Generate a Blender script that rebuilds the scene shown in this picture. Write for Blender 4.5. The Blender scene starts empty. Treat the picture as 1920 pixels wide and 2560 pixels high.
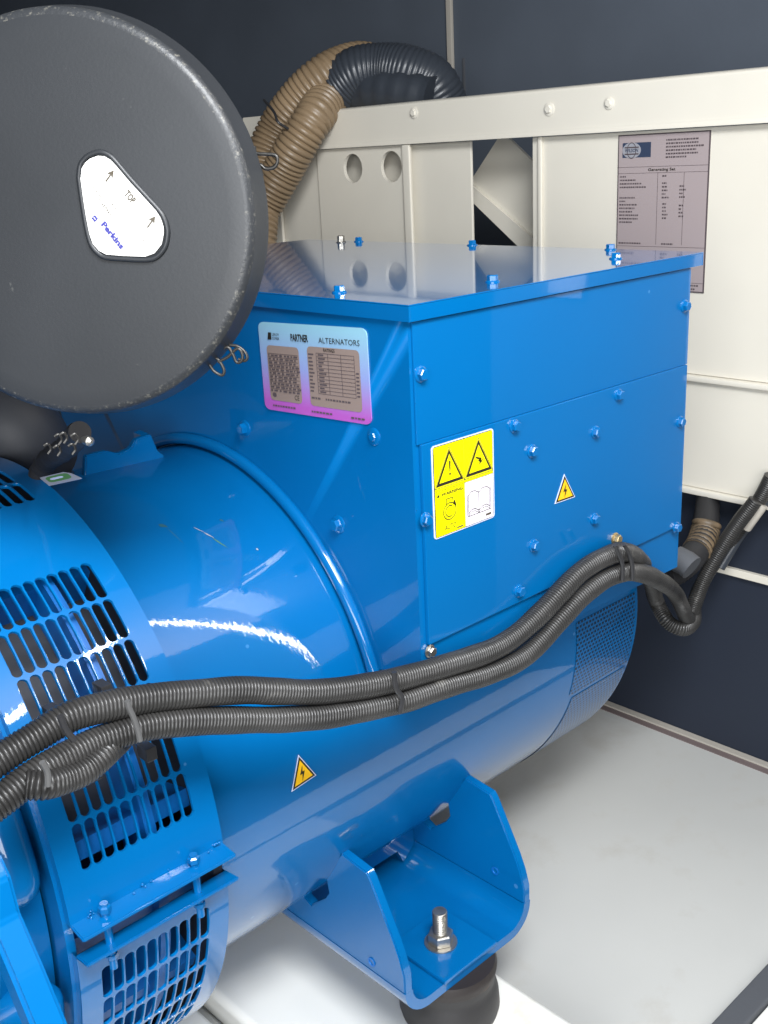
import bpy, bmesh, math, random
from mathutils import Vector, Matrix
from math import sin, cos, pi, radians, degrees, sqrt, atan2
random.seed(7)
sc = bpy.context.scene
col = sc.collection
S = 0.6                      # everything below is laid out in units of 0.6 m and brought to metres at the end

# ------------------------------------------------------------------ camera
YAW, PITCH, ROLL, FOC = 0.824899401, 0.322337994, -0.0510541046, 2674.21685
fw = Vector((cos(YAW)*cos(PITCH), sin(YAW)*cos(PITCH), -sin(PITCH)))
rt = fw.cross(Vector((0, 0, 1))).normalized(); up = rt.cross(fw)
RX = rt*cos(ROLL) + up*sin(ROLL); UX = -rt*sin(ROLL) + up*cos(ROLL)
CAM = Vector((-1.0447, -1.0583, 0.1969))
cd = bpy.data.cameras.new('camera'); cam = bpy.data.objects.new('camera', cd); col.objects.link(cam)
M = Matrix((RX, UX, -fw)).transposed().to_4x4(); M.translation = CAM*S
cam.matrix_world = M
cd.sensor_fit = 'VERTICAL'; cd.sensor_height = 24; cd.lens = 24*FOC/2560
cd.clip_start = 0.02; cd.clip_end = 200
sc.camera = cam

def ray(x, y): return RX*((x-960)/FOC) + UX*(-(y-1280)/FOC) + fw
_r = ray(1024, 761); CAM = -_r.normalized()*1.5
cam.location = CAM*S
def PX(x, y, X): d = ray(x, y); return CAM + d*((X-CAM.x)/d.x)      # point of a measured line of sight on the plane x = X
def PY(x, y, Y): d = ray(x, y); return CAM + d*((Y-CAM.y)/d.y)
def PZ(x, y, Z): d = ray(x, y); return CAM + d*((Z-CAM.z)/d.z)
def PN(x, y, p, n): d = ray(x, y); return CAM + d*((p-CAM).dot(n)/d.dot(n))

# ------------------------------------------------------------------ world and light
w = bpy.data.worlds.new('World'); sc.world = w; w.use_nodes = True
nt = w.node_tree; bg = nt.nodes['Background']
sky = nt.nodes.new('ShaderNodeTexSky'); sky.sky_type = 'NISHITA'; sky.sun_disc = False
sky.sun_elevation = radians(40); sky.sun_rotation = radians(150); sky.air_density = 1.0; sky.dust_density = 3.0
nt.links.new(sky.outputs[0], bg.inputs[0]); bg.inputs[1].default_value = 0.07
def lamp(name, loc, target, sx, sy, watts, colr):
    l = bpy.data.lights.new(name, 'AREA'); l.shape = 'RECTANGLE'; l.size = sx*S; l.size_y = sy*S; l.energy = watts; l.color = colr
    o = bpy.data.objects.new(name, l); col.objects.link(o)
    o.location = Vector(loc)*S
    o.rotation_euler = (Vector(target)-Vector(loc)).to_track_quat('-Z', 'Y').to_euler()
    return o
lamp('daylight_from_doorway', (-2.9, -2.65, 0.35), (0.7, 0.7, -0.4), 3.0, 1.8, 56, (0.97, 0.985, 1.0))
lamp('daylight_near_the_door', (-0.85, -1.38, 1.55), (-0.35, 0.3, -0.5), 1.2, 0.7, 42, (0.95, 0.975, 1.0))
def strip(name, a, b, tgt, wd, watts):
    a, b, tgt = Vector(a), Vector(b), Vector(tgt); c = (a+b)/2
    g = lamp(name, c, tgt, wd, (a-b).length, watts, (1.0, 0.98, 0.95))
    z = (c-tgt).normalized(); y = (a-b).normalized(); y = (y-z*y.dot(z)).normalized(); x = y.cross(z)
    g.rotation_euler = Matrix((x, y, z)).transposed().to_euler()
strip('bright_gap_beside_door', (0.62, -0.67, 1.34), (1.15, -1.62, -0.09), (-0.2, 0.2, -0.45), 0.019, 2.1)
strip('vent_cover_glare_strip', (0.50, -0.93, 1.27), (0.08, -1.42, 0.95), (-0.55, 0.17, -0.4), 0.07, 2.8)  # extra strip lamp added to put a glare on the left vent cover
vs = sc.view_settings; vs.view_transform = 'Standard'; vs.look = 'None'; vs.gamma = 1; vs.use_curve_mapping = False; vs.exposure = 0.12

# ------------------------------------------------------------------ materials
def mat(name, c, rough=0.5, metal=0.0, coat=0.0, bump=0.0, bscale=200, var=0.0, vscale=8, dirt=None, dscale=3, damt=0.5, ior=1.5, rvar=0.0, spots=None, spec=0.5):
    m = bpy.data.materials.new(name); m.use_nodes = True; n = m.node_tree.nodes; L = m.node_tree.links
    b = n['Principled BSDF']; b.inputs['Roughness'].default_value = rough; b.inputs['Metallic'].default_value = metal
    b.inputs['Coat Weight'].default_value = coat; b.inputs['Specular IOR Level'].default_value = spec; b.inputs['Coat Roughness'].default_value = 0.03; b.inputs['IOR'].default_value = ior
    tc = n.new('ShaderNodeTexCoord')
    cur = None
    if var > 0:
        t = n.new('ShaderNodeTexNoise'); t.inputs['Scale'].default_value = vscale; t.inputs['Detail'].default_value = 6
        L.new(tc.outputs['Object'], t.inputs['Vector'])
        r = n.new('ShaderNodeValToRGB'); r.color_ramp.elements[0].position = 0.3; r.color_ramp.elements[1].position = 0.7
        r.color_ramp.elements[0].color = (*[v*(1-var) for v in c], 1); r.color_ramp.elements[1].color = (*[min(1, v*(1+var)) for v in c], 1)
        L.new(t.outputs[0], r.inputs[0]); cur = r.outputs[0]
    if dirt:
        t = n.new('ShaderNodeTexNoise'); t.inputs['Scale'].default_value = dscale; t.inputs['Detail'].default_value = 8; t.inputs['Roughness'].default_value = 0.7
        L.new(tc.outputs['Object'], t.inputs['Vector'])
        r = n.new('ShaderNodeValToRGB'); r.color_ramp.elements[0].position = damt; r.color_ramp.elements[1].position = damt+0.12
        L.new(t.outputs[0], r.inputs[0])
        mx = n.new('ShaderNodeMix'); mx.data_type = 'RGBA'; L.new(r.outputs[0], mx.inputs[0])
        if cur: L.new(cur, mx.inputs[6])
        else: mx.inputs[6].default_value = (*c, 1)
        mx.inputs[7].default_value = (*dirt, 1); cur = mx.outputs[2]
    if spots:
        v = n.new('ShaderNodeTexVoronoi'); v.inputs['Scale'].default_value = spots[1]; L.new(tc.outputs['Object'], v.inputs['Vector'])
        t = n.new('ShaderNodeTexNoise'); t.inputs['Scale'].default_value = spots[1]*0.35; L.new(tc.outputs['Object'], t.inputs['Vector'])
        mp = n.new('ShaderNodeMapRange'); mp.inputs[1].default_value = 0.5; mp.inputs[2].default_value = 0.7; mp.inputs[3].default_value = 0.0; mp.inputs[4].default_value = spots[2]*3; L.new(t.outputs[0], mp.inputs[0])
        lt = n.new('ShaderNodeMath'); lt.operation = 'LESS_THAN'; L.new(v.outputs['Distance'], lt.inputs[0]); L.new(mp.outputs[0], lt.inputs[1])
        mx = n.new('ShaderNodeMix'); mx.data_type = 'RGBA'; L.new(lt.outputs[0], mx.inputs[0])
        if cur: L.new(cur, mx.inputs[6])
        else: mx.inputs[6].default_value = (*c, 1)
        mx.inputs[7].default_value = (*spots[0], 1); cur = mx.outputs[2]
    if cur: L.new(cur, b.inputs['Base Color'])
    else: b.inputs['Base Color'].default_value = (*c, 1)
    if rvar > 0:
        t = n.new('ShaderNodeTexNoise'); t.inputs['Scale'].default_value = 14; t.inputs['Detail'].default_value = 5
        L.new(tc.outputs['Object'], t.inputs['Vector'])
        mr = n.new('ShaderNodeMapRange'); mr.inputs[3].default_value = rough-rvar; mr.inputs[4].default_value = rough+rvar
        L.new(t.outputs[0], mr.inputs[0]); L.new(mr.outputs[0], b.inputs['Roughness'])
    if bump > 0:
        t = n.new('ShaderNodeTexNoise'); t.inputs['Scale'].default_value = bscale; t.inputs['Detail'].default_value = 3
        L.new(tc.outputs['Object'], t.inputs['Vector'])
        bp = n.new('ShaderNodeBump'); bp.inputs['Strength'].default_value = bump; bp.inputs['Distance'].default_value = 0.001
        L.new(t.outputs[0], bp.inputs['Height']); L.new(bp.outputs[0], b.inputs['Normal'])
        L.new(bp.outputs[0], b.inputs['Coat Normal'])
    return m
BLUE = (0.0004, 0.112, 0.325)
m_blue = mat('blue_gloss_paint', BLUE, 0.30, coat=1.0, spec=0.12, spots=((0.04,0.18,0.42), 26, 0.03), bump=0.035, bscale=220, var=0.06, vscale=5, rvar=0.03)
m_blue_flat = mat('blue_sheet_paint', BLUE, 0.30, coat=0.9, spec=0.12, spots=((0.04,0.18,0.42), 22, 0.025), bump=0.02, bscale=60, var=0.03, vscale=5, rvar=0.04)
m_blue_in = mat('blue_inner_paint', (0.002, 0.12, 0.42), 0.4)
m_floor = mat('white_floor_paint', (0.52, 0.52, 0.495), 0.42, coat=0.15, spots=((0.28,0.18,0.08), 6, 0.02), bump=0.05, bscale=150, var=0.05, vscale=3, dirt=(0.485, 0.475, 0.44), dscale=6, damt=0.53)
m_cream = mat('cream_white_paint', (0.70, 0.66, 0.57), 0.4, coat=0.15, bump=0.06, bscale=120, var=0.03, vscale=6)
m_white = mat('white_powder_coat', (0.78, 0.775, 0.73), 0.38, coat=0.15, spots=((0.34,0.22,0.10), 5, 0.014), bump=0.05, bscale=150, var=0.04, vscale=4, dirt=(0.66, 0.63, 0.55), dscale=5, damt=0.62)
m_navy_shade = mat('navy_sheet_shaded', (0.013, 0.019, 0.034), 0.6, bump=0.2, bscale=90)  # navy darkened: the shade low on the back wall is in the colour
m_lid = mat('blue_lid_paint', BLUE, 0.09, coat=0.7, bump=0.012, bscale=30, ior=1.5, spots=((0.16,0.2,0.26), 30, 0.05))
m_navy = mat('dark_navy_foam', (0.078, 0.094, 0.12), 0.75, bump=0.3, bscale=90, var=0.08, vscale=5)
m_black = mat('black_plastic', (0.021, 0.023, 0.026), 0.42, bump=0.05, bscale=420, var=0.12, vscale=6, rvar=0.06, dirt=(0.10, 0.10, 0.095), dscale=60, damt=0.68, spots=((0.22,0.21,0.19), 16, 0.03))
m_rubber = mat('black_rubber', (0.02, 0.019, 0.02), 0.5, bump=0.2, bscale=150, var=0.3, dirt=(0.10, 0.045, 0.025), dscale=14, damt=0.6)
m_cond = mat('black_conduit', (0.030, 0.029, 0.028), 0.36, bump=0.1, bscale=200, var=0.35, vscale=18, dirt=(0.12, 0.115, 0.105), dscale=22, damt=0.62)
m_tape = mat('black_tape', (0.034, 0.040, 0.050), 0.35, bump=0.5, bscale=60)
m_tan = mat('tan_hose', (0.22, 0.155, 0.092), 0.38, bump=0.1, var=0.22, vscale=9)
m_worn_tan = mat('worn_tan_tape', (0.14, 0.10, 0.06), 0.5, var=0.5, vscale=30)
m_inside = mat('dark_blue_grey_inside', (0.012, 0.016, 0.026), 0.6, var=0.2)
m_dark = mat('dark_inside', (0.015, 0.014, 0.016), 0.7)
m_copper = mat('dark_winding', (0.05, 0.03, 0.025), 0.5)
m_rust = mat('rusty_black_metal', (0.022, 0.017, 0.016), 0.55, bump=0.3, var=0.3, dirt=(0.13, 0.045, 0.025), dscale=16, damt=0.55)
m_dark_rubber = mat('dusty_black_rubber', (0.018, 0.018, 0.02), 0.6, var=0.3)
m_grey = mat('grey_rubber_hose', (0.035, 0.038, 0.045), 0.6, bump=0.2, bscale=100, var=0.15)
m_steel = mat('zinc_steel', (0.42, 0.40, 0.36), 0.34, metal=0.9, bump=0.3, bscale=300, var=0.25, vscale=60)
m_brass = mat('yellow_zinc', (0.55, 0.42, 0.22), 0.35, metal=0.8, bump=0.2)
m_wire = mat('dull_wire', (0.045, 0.043, 0.04), 0.4, metal=0.6)
m_tie = mat('black_nylon', (0.03, 0.03, 0.032), 0.3)
m_clear = mat('clear_nylon', (0.10, 0.10, 0.10), 0.3)
m_gasket = mat('dark_gasket', (0.075, 0.08, 0.09), 0.7, bump=0.4, bscale=80)
m_rail = mat('brown_grey_channel', (0.16, 0.125, 0.12), 0.6, var=0.1)
m_lip = mat('grey_lip', (0.42, 0.39, 0.34), 0.5)
m_blocker = mat('dark_blocker_wall', (0.045, 0.05, 0.055), 0.8, var=0.2, vscale=2)
m_ground = mat('concrete_ground', (0.20, 0.195, 0.18), 0.9, var=0.15, vscale=3)
m_paper = mat('label_white', (0.70, 0.69, 0.66), 0.5)
m_edge = mat('label_pale_edge', (0.55, 0.60, 0.78), 0.3)
m_yellow = mat('label_yellow', (0.88, 0.80, 0.0), 0.3, coat=0.3)
m_orange = mat('label_orange', (0.88, 0.50, 0.012), 0.3, coat=0.3)
m_pink = mat('label_pale_pink', (0.80, 0.74, 0.80), 0.3, coat=0.3)
m_ink = mat('ink_black', (0.02, 0.018, 0.012), 0.4)
m_inkg = mat('ink_grey_brown', (0.08, 0.065, 0.045), 0.4)
m_inkb = mat('ink_blue', (0.04, 0.04, 0.25), 0.4)
m_inkn = mat('ink_dark_blue', (0.035, 0.05, 0.09), 0.4)
m_inkd = mat('ink_thin', (0.09, 0.07, 0.075), 0.4)
m_smudge = mat('dull_green_smudge', (0.02, 0.10, 0.14), 0.6)
m_foil = mat('plate_foil', (0.36, 0.30, 0.30), 0.4)
m_tanfoil = mat('plate_tan', (0.29, 0.22, 0.19), 0.35, metal=0.1)
m_green = mat('label_green', (0.08, 0.20, 0.06), 0.5)
m_silver = mat('plate_silver', (0.42, 0.42, 0.46), 0.35, metal=0.3)
# nameplate coloured from pale blue at the top to magenta below
m_plate = bpy.data.materials.new('nameplate_gradient'); m_plate.use_nodes = True
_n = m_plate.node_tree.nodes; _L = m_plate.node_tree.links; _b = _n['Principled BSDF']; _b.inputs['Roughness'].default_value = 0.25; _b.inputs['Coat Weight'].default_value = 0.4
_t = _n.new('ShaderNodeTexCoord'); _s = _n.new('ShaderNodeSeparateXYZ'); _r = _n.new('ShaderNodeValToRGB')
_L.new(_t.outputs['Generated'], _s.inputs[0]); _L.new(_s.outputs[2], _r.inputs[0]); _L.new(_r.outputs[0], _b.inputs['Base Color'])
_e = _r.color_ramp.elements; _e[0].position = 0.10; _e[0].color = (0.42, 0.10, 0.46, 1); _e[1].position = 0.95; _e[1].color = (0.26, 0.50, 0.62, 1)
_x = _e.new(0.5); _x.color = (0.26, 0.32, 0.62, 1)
# perforated sheet: rows of small dark holes
def perf_mat():
    m = bpy.data.materials.new('perforated_blue_sheet'); m.use_nodes = True; n = m.node_tree.nodes; L = m.node_tree.links
    b = n['Principled BSDF']; b.inputs['Roughness'].default_value = 0.3; b.inputs['Coat Weight'].default_value = 0.4
    uv = n.new('ShaderNodeUVMap'); br = n.new('ShaderNodeTexBrick')
    br.offset = 0.5; br.inputs['Scale'].default_value = 1.0; br.inputs['Brick Width'].default_value = 0.0105; br.inputs['Row Height'].default_value = 0.0090
    br.inputs['Mortar Size'].default_value = 0.0020; br.inputs['Mortar Smooth'].default_value = 0.0
    br.inputs['Color1'].default_value = (0.006, 0.02, 0.05, 1); br.inputs['Color2'].default_value = (0.006, 0.02, 0.05, 1); br.inputs['Mortar'].default_value = (*BLUE, 1)
    L.new(uv.outputs[0], br.inputs['Vector']); L.new(br.outputs['Color'], b.inputs['Base Color'])
    bp = n.new('ShaderNodeBump'); bp.inputs['Strength'].default_value = 0.8; bp.inputs['Distance'].default_value = 0.002
    L.new(br.outputs['Fac'], bp.inputs['Height']); L.new(bp.outputs[0], b.inputs['Normal'])
    return m
m_perf = perf_mat()

# ------------------------------------------------------------------ helpers
def wpos(p):
    v = Vector((0, 0, 0))
    while p: v += p.location; p = p.parent
    return v
def obj(name, bm, m, parent=None, ang=35, base=None, label=None):
    me = bpy.data.meshes.new(name)
    off = wpos(parent) if parent else (base if base else Vector((0, 0, 0)))
    if off.length: bmesh.ops.translate(bm, verts=bm.verts, vec=-off)
    bm.to_mesh(me); bm.free()
    for mm in (m if isinstance(m, (list, tuple)) else [m]): me.materials.append(mm)
    if ang: 
        for p in me.polygons: p.use_smooth = True
        me.set_sharp_from_angle(angle=radians(ang))
    o = bpy.data.objects.new(name, me); col.objects.link(o)
    if ang and len(me.polygons) < 20000:
        wn = o.modifiers.new('weighted_normals', 'WEIGHTED_NORMAL'); wn.keep_sharp = True; wn.weight = 60
    if parent: o.parent = parent
    elif base: o.location = base
    if label: o['label'] = label
    return o
def thing(name, loc, label, cat, group=None):
    o = bpy.data.objects.new(name, None); col.objects.link(o); o.location = Vector(loc); o.empty_display_size = 0.05
    o['label'] = label; o['category'] = cat
    if group: o['group'] = group
    return o
def tag(o, label, cat, group=None):
    o['label'] = label; o['category'] = cat
    if group: o['group'] = group
def structure(name, bm, m): o = obj(name, bm, m); o['kind'] = 'structure'; return o
def new(): return bmesh.new()
def box(bm, x0, x1, y0, y1, z0, z1, bev=0.0, seg=2):
    vs_ = [bm.verts.new((x, y, z)) for x in (x0, x1) for y in (y0, y1) for z in (z0, z1)]
    fs = [bm.faces.new([vs_[i] for i in f]) for f in ((0, 1, 3, 2), (4, 6, 7, 5), (0, 4, 5, 1), (2, 3, 7, 6), (0, 2, 6, 4), (1, 5, 7, 3))]
    if bev > 0:
        es = list({e for f in fs for e in f.edges})
        bmesh.ops.bevel(bm, geom=es, offset=bev, segments=seg, affect='EDGES', profile=0.5)
    return bm
def frame(n):
    n = Vector(n).normalized(); a = Vector((0, 0, 1)) if abs(n.z) < 0.9 else Vector((1, 0, 0))
    u = a.cross(n).normalized(); return u, n.cross(u), n
def lathe(bm, org, axis, prof, seg=48, a0=0, a1=360):
    # prof: list of (distance along axis, radius)
    u, v, n = frame(axis); org = Vector(org); full = abs(a1-a0) >= 359.9; rings = []
    cnt = seg if full else seg+1
    for d, r in prof:
        ring = []
        for i in range(cnt):
            t = radians(a0+(a1-a0)*i/seg); ring.append(bm.verts.new(org+n*d+(u*cos(t)+v*sin(t))*r))
        rings.append(ring)
    for A, B in zip(rings, rings[1:]):
        for i in range(seg if full else seg):
            j = (i+1) % cnt
            bm.faces.new((A[i], A[j], B[j], B[i]))
    return rings
def disc(bm, ring, flip=False): bm.faces.new(ring[::-1] if flip else ring)
def prism(bm, pts, thick):
    # pts: 3-D points of a flat outline; extruded by the vector thick
    a = [bm.verts.new(p) for p in pts]; b = [bm.verts.new(Vector(p)+Vector(thick)) for p in pts]
    n = len(a); bm.faces.new(a); bm.faces.new(b[::-1])
    for i in range(n): bm.faces.new((a[i], b[i], b[(i+1) % n], a[(i+1) % n]))
    bmesh.ops.recalc_face_normals(bm, faces=bm.faces)
    return bm
def catmull(P, n=12):
    P = [Vector(p) for p in P]; Q = [P[0]*2-P[1]]+P+[P[-1]*2-P[-2]]; out = []
    for i in range(1, len(Q)-2):
        a, b, c, d = Q[i-1:i+3]
        for k in range(n):
            t = k/n; out.append(0.5*((2*b)+(c-a)*t+(2*a-5*b+4*c-d)*t*t+(-a+3*b-3*c+d)*t**3))
    out.append(P[-1]); return out
def resample(P, step):
    out = [P[0]]; acc = 0
    for a, b in zip(P, P[1:]):
        L = (b-a).length; t = step-acc
        while t <= L and L > 0:
            out.append(a+(b-a)*(t/L)); t += step
        acc = L-(t-step)
    return out
def sweep(bm, pts, rad, seg=16, caps=True):
    # rad: function index -> radius
    T = [(pts[min(i+1, len(pts)-1)]-pts[max(i-1, 0)]).normalized() for i in range(len(pts))]
    u, v, _ = frame(T[0]); rings = []
    for i, p in enumerate(pts):
        u = (u-T[i]*u.dot(T[i])).normalized(); v = T[i].cross(u)
        r = rad(i); rings.append([bm.verts.new(p+(u*cos(2*pi*k/seg)+v*sin(2*pi*k/seg))*r) for k in range(seg)])
    for A, B in zip(rings, rings[1:]):
        for k in range(seg): bm.faces.new((A[k], A[(k+1) % seg], B[(k+1) % seg], B[k]))
    if caps: bm.faces.new(rings[0][::-1]); bm.faces.new(rings[-1])
    return rings
def tube(bm, pts, r, n=8, seg=10): sweep(bm, catmull(pts, n), lambda i: r, seg); return bm
def corrugated(bm, path, r, pitch, depth, seg=18, n=14):
    P = resample(catmull(path, n), pitch/5)
    prof = [-depth, -depth*0.15, 0, 0, -depth*0.4]
    ph = random.random()*6
    sweep(bm, P, lambda i: (r+prof[i % 5])*(1+0.022*sin(i*0.031+ph)+0.014*sin(i*0.083+ph*2)), seg)
    return P
# flat printed plates: polygons in (a, b) coordinates of a plane
class Print:
    def __init__(s, O, A, B, n):
        s.bm = new(); s.O = Vector(O); s.A = Vector(A); s.B = Vector(B); s.n = Vector(n).normalized(); s.mats = []; s.lay = 0
    def idx(s, m):
        if m not in s.mats: s.mats.append(m)
        return s.mats.index(m)
    def at(s, a, b, h): return s.O+s.A*a+s.B*b+s.n*h
    def poly(s, pts, m, h):
        f = s.bm.faces.new([s.bm.verts.new(s.at(a, b, h)) for a, b in pts]); f.material_index = s.idx(m); 
        f.normal_update()
        if f.normal.dot(s.n) < 0: f.normal_flip()
    def rect(s, a0, a1, b0, b1, m, h): s.poly([(a0, b0), (a1, b0), (a1, b1), (a0, b1)], m, h)
    def rrect(s, a0, a1, b0, b1, ra, rb, m, h):
        P = []
        for ca, cb, t0 in ((a1-ra, b1-rb, 0), (a0+ra, b1-rb, 90), (a0+ra, b0+rb, 180), (a1-ra, b0+rb, 270)):
            for k in range(5): t = radians(t0+k*22.5); P.append((ca+ra*cos(t), cb+rb*sin(t)))
        s.poly(P, m, h)
    def line(s, p, q, wd, m, h, asp=1.0):
        # asp: length of A over length of B, keeps stroke width even
        dx, dy = (q[0]-p[0])*asp, q[1]-p[1]; L = sqrt(dx*dx+dy*dy) or 1; nx, ny = -dy/L*wd/2, dx/L*wd/2
        s.poly([(p[0]+nx/asp, p[1]+ny), (q[0]+nx/asp, q[1]+ny), (q[0]-nx/asp, q[1]-ny), (p[0]-nx/asp, p[1]-ny)], m, h)
    def path(s, pts, wd, m, h, asp=1.0, close=False):
        P = list(pts)+([pts[0]] if close else [])
        for p, q in zip(P, P[1:]): s.line(p, q, wd, m, h, asp)
    def text(s, body, a, b, hgt, m, h, wid=None, asp=1.0, rot=0.0, bold=0.0, align='LEFT'):
        cu = bpy.data.curves.new('t', 'FONT'); cu.body = body; cu.size = 1.0; cu.offset = bold; cu.resolution_u = 2
        to = bpy.data.objects.new('t', cu); col.objects.link(to); bpy.context.view_layer.update()
        me = bpy.data.meshes.new_from_object(to.evaluated_get(bpy.context.evaluated_depsgraph_get()))
        bpy.data.objects.remove(to); bpy.data.curves.remove(cu)
        if not me.vertices: return
        x1 = max(v.co.x for v in me.vertices); x0 = min(v.co.x for v in me.vertices)
        sx = hgt/0.7/asp; sy = hgt/0.7
        if wid: sx = wid/(x1-x0)
        ox = -x0 if align == 'LEFT' else -(x0+x1)/2
        cr, sr = cos(rot), sin(rot); vv = []
        for v in me.vertices:
            px_, py_ = (v.co.x+ox)*sx, v.co.y*sy
            vv.append(s.bm.verts.new(s.at(a+(px_*asp*cr-py_*sr)/asp, b+px_*asp*sr+py_*cr, h)))
        for p in me.polygons:
            try: f = s.bm.faces.new([vv[i] for i in p.vertices])
            except ValueError: continue
            f.material_index = s.idx(m); f.normal_update()
            if f.normal.dot(s.n) < 0: f.normal_flip()
        bpy.data.meshes.remove(me)
    def slab(s, pts, m, th):
        a = [s.bm.verts.new(s.at(p, q, 0)) for p, q in pts]; b = [s.bm.verts.new(s.at(p, q, th)) for p, q in pts]
        i = s.idx(m); f = s.bm.faces.new(b); f.material_index = i
        for k in range(len(a)): g = s.bm.faces.new((a[k], a[(k+1) % len(a)], b[(k+1) % len(a)], b[k])); g.material_index = i
    def build(s, name, parent, label=None): 
        return obj(name, s.bm, s.mats, parent, ang=0, label=label)
def rr(a0, a1, b0, b1, ra, rb):
    P = []
    for ca, cb, t0 in ((a1-ra, b1-rb, 0), (a0+ra, b1-rb, 90), (a0+ra, b0+rb, 180), (a1-ra, b0+rb, 270)):
        for k in range(5): t = radians(t0+k*22.5); P.append((ca+ra*cos(t), cb+rb*sin(t)))
    return P

# bolts: one mesh, copied
def bolt_bm(r=0.0085, h=0.007, fl=0.0125):
    bm = new()
    lathe(bm, (0, 0, 0), (0, 0, 1), [(0, fl), (0.0015, fl), (0.0028, fl*0.82), (0.003, 0.0001)], 20)
    a = [bm.verts.new((r*cos(pi*k/3), r*sin(pi*k/3), 0.002)) for k in range(6)]
    b = [bm.verts.new((r*cos(pi*k/3), r*sin(pi*k/3), h)) for k in range(6)]
    c = [bm.verts.new((r*.82*cos(pi*k/3), r*.82*sin(pi*k/3), h+0.0016)) for k in range(6)]
    for k in range(6):
        j = (k+1) % 6; bm.faces.new((a[k], a[j], b[j], b[k])); bm.faces.new((b[k], b[j], c[j], c[k]))
    bm.faces.new(c); return bm
bolt_proto = {}
def bolt(parent, pos, nrm, m=None, r=0.0085, fl=0.0125, h=0.007, name='bolt'):
    m = m or m_blue; key = (m.name, r, fl, h, name)
    if key not in bolt_proto:
        me = bpy.data.meshes.new(name); bm = bolt_bm(r, h, fl); bm.to_mesh(me); bm.free(); me.materials.append(m)
        for p in me.polygons: p.use_smooth = True
        me.set_sharp_from_angle(angle=radians(30)); bolt_proto[key] = me
    o = bpy.data.objects.new(name, bolt_proto[key]); col.objects.link(o); o.parent = parent
    o.location = Vector(pos)-wpos(parent)
    q = Vector(nrm).to_track_quat('Z', 'Y') @ Matrix.Rotation(random.random()*1.0, 4, 'Z').to_quaternion()
    o.rotation_mode = 'QUATERNION'; o.rotation_quaternion = q
    return o
d2f = lambda x, y: (x*1.1573, y*1.1573)

# ------------------------------------------------------------------ the enclosure
FZ = -1.38; XF = 1.30
bm = new(); box(bm, -40, 40, -40, 40, -2.66, -2.6); structure('ground', bm, m_ground)
bm = new(); box(bm, -9, 9, -5.2, -5.0, -2.6, 4.6); structure('sky_blocker_wall', bm, m_blocker)  # unseen wall added to block the sky and darken reflections in the paint
bm = new(); box(bm, -3.4, XF, -0.275, 5.4, FZ-0.04, FZ); structure('floor', bm, m_floor)
bm = new(); box(bm, 1.95, 2.0, -0.35, 5.45, -1.6, 1.35); structure('wall_back', bm, m_navy)
bm = new(); box(bm, -3.45, 1.95, 5.4, 5.45, -1.6, 1.35); structure('wall_far_side', bm, m_navy)
bm = new(); box(bm, -3.5, -3.45, -0.3, 5.45, -1.6, 1.35); structure('wall_engine_end', bm, m_navy)
bm = new(); box(bm, -3.5, 2.0, -0.3, 5.45, 1.35, 1.4); structure('ceiling', bm, m_navy)
bm = new(); box(bm, XF+0.045, XF+0.08, -0.33, 3.4, FZ, -0.42, 0.004); o = obj('lower_wall_panel', bm, m_navy_shade); tag(o, 'navy wall panel, its colour darkened for shade, standing on the floor channel below the cream sheet', 'wall panel')
# floor channel along the back wall
t = thing('floor_channel', (XF, 1.5, FZ), 'brown grey channel with a pale lip where the white floor meets the dark wall', 'channel')
bm = new(); box(bm, XF-0.004, XF+0.018, -0.3, 3.3, FZ-0.03, FZ+0.002); obj('channel_web', bm, m_rail, t)
bm = new(); box(bm, XF+0.0185, XF+0.044, -0.3, 3.3, FZ-0.02, FZ+0.006, 0.003); obj('channel_lip', bm, m_lip, t)
# door sill, gasket and outer ledge at the lower right
t = thing('door_sill', (0.5, -0.3, FZ), 'white door sill ledge with a dark rubber gasket strip at lower right', 'door sill')
bm = new(); box(bm, -3.4, 1.3, -0.325, -0.2765, FZ-0.03, FZ+0.014, 0.006); obj('gasket', bm, m_gasket, t)
bm = new(); box(bm, -3.4, 1.3, -0.62, -0.326, FZ-0.25, FZ+0.004, 0.006); obj('ledge', bm, m_white, t)
# open door leaf and door post, to the right of the photographer
t = thing('door_leaf', (1.34, -0.40, FZ), 'dark navy lined door leaf standing open beside the doorway', 'door')
bm = new(); box(bm, 1.37, 1.42, -1.05, -0.38, FZ, 1.2, 0.01); obj('leaf_panel', bm, m_navy, t)
bm = new(); box(bm, 1.352, 1.3695, -0.83, -0.70, -0.20, 1.2, 0.004); obj('door_stile', bm, m_cream, t)
# cream cross member under the foot
t = thing('cross_member', (0.02, 1.2, -1.345), 'white painted cross member running under the rubber mount', 'base beam')
bm = new(); box(bm, -0.195, 0.222, -0.27, 3.0, FZ+0.001, -1.31, 0.016, 3); obj('beam_top', bm, m_white, t)
bm = new(); box(bm, -0.50, -0.222, -0.27, 3.0, FZ+0.001, -1.335, 0.012, 3); obj('beam_flange', bm, m_white, t)

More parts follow.
